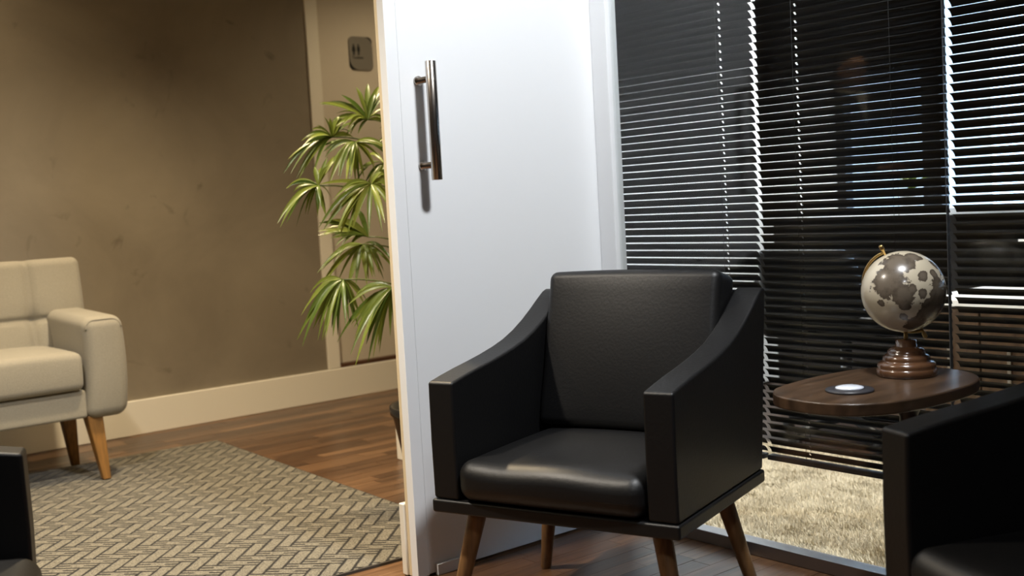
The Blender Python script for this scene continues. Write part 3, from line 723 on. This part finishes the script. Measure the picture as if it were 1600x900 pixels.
box('modesty_panel', -.76, .66, .11, .128, .30, .734, M['greywall'], dk)
oc = empty('office_chair', (-.10, 1.38, -.013), math.radians(185), label='black low-backed office chair inside the office behind the blinds', cat='chair')
me = rbox('seat', .25, .24, .05, .04, 6); me.transform(Matrix.Translation((0, 0, .47))); obj('seat', me, M['leather'], oc)
me = rbox('backrest', .21, .045, .14, .04, 8, lambda p, u: Vector((p.x*(1-.12*max(0, u[2])), p.y+.05*u[2]*u[2], p.z))); me.transform(Matrix.Translation((0, .25, .64)) @ Matrix.Rotation(math.radians(-8), 4, 'X')); obj('backrest', me, M['leather'], oc)
obj('column', lathe('column', [(.03, .08), (.03, .25), (.022, .26), (.022, .43)], 18), M['alu'], oc)
obj('backrest_bar', tube('backrest_bar', [(0, .15, .43), (0, .29, .46), (0, .285, .56)], .016, 8), M['slat'], oc)
for s in (-1, 1): obj('armrest', tube('armrest', [(s*.24, .05, .47), (s*.29, .05, .50), (s*.29, .06, .62), (s*.29, -.12, .63), (s*.29, .16, .63)], .016, 8), M['slat'], oc)
for k in range(5):
    a = 2*math.pi*k/5
    l = obj('base_arm', tube('base_arm', [(0, 0, .10), (.26*math.cos(a), .26*math.sin(a), .065)], [.022, .014], 8), M['slat'], oc)
    w = obj('caster', lathe('caster', [(.012, -.012), (.027, -.012), (.027, .012), (.012, .012)], 16), M['slat'], l); w.location = (.27*math.cos(a), .27*math.sin(a), .028); w.rotation_euler = (math.pi/2, 0, a+math.pi/2)
sp = empty('sill_plant', (-.33, OB-.09, WZ0), label='small fan-leaved plant in a white pot on the office window sill', cat='plant')
obj('pot', lathe('pot', [(.04, 0), (.055, .08), (.058, .085), (.05, .085), (.045, .07)], 24), M['white'], sp)
obj('soil', lathe('soil', [(.01, .066), (.047, .066), (.046, .072), (.01, .074)], 16), M['soil'], sp)
for k in range(15):
    a = k*2.4; e_ = .3+.6*random.random()
    d = Vector((math.cos(a)*e_*.13, math.sin(a)*e_*.10, .13-.06*e_))
    o = obj('leaf', leaflet_mesh(d, .007, .02, Vector((math.cos(a), math.sin(a), .6))), None, sp); o.location = (0, 0, .07)

# ================================================================== PERSON (stands in the hall left of the frame; shows as a dim reflection in the glass)
M['suit'] = mat('dark_suit_cloth', (.016, .016, .020), .85, bump=.15, bscale=400)
M['shirt'] = mat('white_shirt', (.72, .72, .70), .8)
M['skin'] = mat('skin', (.42, .23, .15), .5, var=.08, scale=20)
M['hair'] = mat('dark_hair', (.018, .013, .010), .6)
def skin(name, V, E, Rr, m, parent, lv=2):
    me = bpy.data.meshes.new(name); me.from_pydata(V, E, []); o = obj(name, me, m, parent)
    md = o.modifiers.new('skin', 'SKIN'); md.use_smooth_shade = True
    for i, r in enumerate(Rr): me.skin_vertices[0].data[i].radius = r if isinstance(r, tuple) else (r, r)
    me.skin_vertices[0].data[0].use_root = True
    s = o.modifiers.new('sub', 'SUBSURF'); s.levels = lv; s.render_levels = lv
    return o
pe = empty('person', (-1.54, -3.62, 0), math.radians(95), label='standing person in dark suit, white shirt and glasses, dimly mirrored in the glass', cat='person')
# local frame: faces -y. suit jacket and trousers are one skinned body, neck and head another
Vb = [(0, 0, .96), (0, .0, 1.12), (0, -.01, 1.30), (0, .0, 1.43), (0, .005, 1.49),
      (.16, .005, 1.44), (.235, .01, 1.36), (.27, .03, 1.12), (.16, -.20, 1.05), (.11, -.25, 1.06),
      (-.16, .005, 1.44), (-.235, .01, 1.36), (-.27, .03, 1.12), (-.16, -.20, 1.05), (-.11, -.25, 1.06),
      (.095, 0, .86), (.105, -.01, .50), (.11, .02, .10), (.11, .0, .06),
      (-.095, 0, .86), (-.105, -.01, .50), (-.11, .02, .10), (-.11, .0, .06)]
Eb = [(0, 1), (1, 2), (2, 3), (3, 4), (3, 5), (5, 6), (6, 7), (7, 8), (8, 9), (3, 10), (10, 11), (11, 12), (12, 13), (13, 14), (0, 15), (15, 16), (16, 17), (17, 18), (0, 19), (19, 20), (20, 21), (21, 22)]
Rb_ = [(.175, .125), (.165, .115), (.18, .125), (.14, .10), (.07, .07), (.085, .08), (.068, .068), (.055, .055), (.043, .043), (.038, .038), (.085, .08), (.068, .068), (.055, .055), (.043, .043), (.038, .038),
       (.095, .10), (.07, .075), (.055, .055), (.055, .055), (.095, .10), (.07, .075), (.055, .055), (.055, .055)]
skin('suit', Vb, Eb, Rb_, M['suit'], pe)
def headhook(p, u):
    x, y, z = p
    k = max(0, -u[2]); x *= 1-.22*k*k; 
    if u[1] < 0: y *= 1-.10*max(0, u[2])
    x *= 1-.05*max(0, u[2])
    front = math.exp(-((x)/.016)**2)*(1 if u[1] < -.5 else 0)
    y -= .024*front*math.exp(-((z+.012)/.020)**2)                                   # nose
    y -= .006*math.exp(-(x/.028)**2-((z+.058)/.012)**2)*(1 if u[1] < -.5 else 0)    # mouth
    for s in (-1, 1): y += .009*math.exp(-((x-s*.031)/.014)**2-((z-.016)/.011)**2)*(1 if u[1] < -.5 else 0)
    y -= .006*math.exp(-((z-.040)/.010)**2)*(1 if u[1] < -.6 else 0)
    return Vector((x, y, z))
me = rbox('head', .076, .096, .116, .074, 12, headhook, 5); me.transform(Matrix.Translation((0, -.01, 1.655))); hdp = obj('head', me, M['skin'], pe)
skin('neck', [(0, .01, 1.46), (0, .0, 1.54), (0, -.005, 1.60)], [(0, 1), (1, 2)], [.062, .056, .055], M['skin'], pe)
obj('hair', (lambda m_: (m_.transform(Matrix.Translation((0, .006, 1.694))), m_)[1])(rbox('hair', .082, .097, .096, .078, 8, lambda p, u: Vector((p.x, p.y+(.030 if u[1] < -.2 and u[2] < .35 else 0)*1.6, p.z)))), M['hair'], pe)
for s in (-1, 1):
    me = rbox('ear', .010, .018, .030, .009, 3); me.transform(Matrix.Translation((s*.077, .0, 1.655))); obj('ear', me, M['skin'], hdp)
    me = rbox('eye', .012, .006, .006, .0055, 3); me.transform(Matrix.Translation((s*.031, -.097, 1.671))); obj('eye', me, M['black'], hdp)
gs = obj('glasses', tube('glasses', [(-.078, .0, 1.674), (-.076, -.09, 1.676), (-.06, -.110, 1.676), (-.004, -.118, 1.678), (.004, -.118, 1.678), (.06, -.110, 1.676), (.076, -.09, 1.676), (.078, .0, 1.674)], .0035, 6), M['black'], pe)
for s in (-1, 1): obj('rim', tube('rim', [(s*.033+.024*math.cos(a*math.pi/8), -.114, 1.668+.018*math.sin(a*math.pi/8)) for a in range(17)], .003, 6), M['black'], gs)
v = [(-.055, -.085, 1.53), (.055, -.085, 1.53), (0, -.128, 1.34), (-.05, -.06, 1.535), (.05, -.06, 1.535), (0, -.10, 1.34)]
obj('shirt_front', mesh('shirt_front', v, [(0, 1, 2), (3, 5, 4), (0, 3, 4, 1), (1, 4, 5, 2), (2, 5, 3, 0)]), M['shirt'], pe)
obj('collar', tube('collar', [(.062*math.sin(a), .0-.066*math.cos(a), 1.535-.02*math.cos(a)) for a in [i*math.pi/8 for i in range(17)]], .014, 8), M['shirt'], pe)
for s in (-1, 1):
    h = skin('hand', [(s*.105, -.255, 1.06), (s*.075, -.29, 1.06), (s*.05, -.31, 1.06)], [(0, 1), (1, 2)], [(.030, .020), (.038, .018), (.036, .014)], M['skin'], pe)
    for q in range(4):
        zz = 1.088-.019*q; ln_ = (.9, 1.05, 1.0, .8)[q]
        obj('finger', tube('finger', [(s*.055, -.305, zz), (s*(.055-.030*ln_), -.325, zz), (s*(.055-.055*ln_), -.322, zz-.002), (s*(.055-.068*ln_), -.312, zz-.004)], [.010, .0095, .009, .006], 8), M['skin'], h)
    obj('thumb', tube('thumb', [(s*.09, -.275, 1.085), (s*.07, -.285, 1.108), (s*.045, -.292, 1.113)], [.012, .011, .007], 8), M['skin'], h)
    me = rbox('shoe', .047, .14, .045, .03, 5, lambda p, u: Vector((p.x*(1-.18*max(0, -u[1])), p.y, p.z*(1-.35*max(0, -u[1]))-(.35*max(0, -u[1])*.045*.5)))); me.transform(Matrix.Translation((s*.11, -.05, .0455))); obj('shoe', me, M['pot'], pe)
# a dark tablet held at the waist
tbl = empty('tablet', (-1.54, -3.62, 0), math.radians(95), label='black tablet held at the waist by the person in the suit', cat='tablet')
box('tablet_body', -.048, .048, -.3095, -.3005, .955, 1.165, M['black'], tbl, bevel=.003)
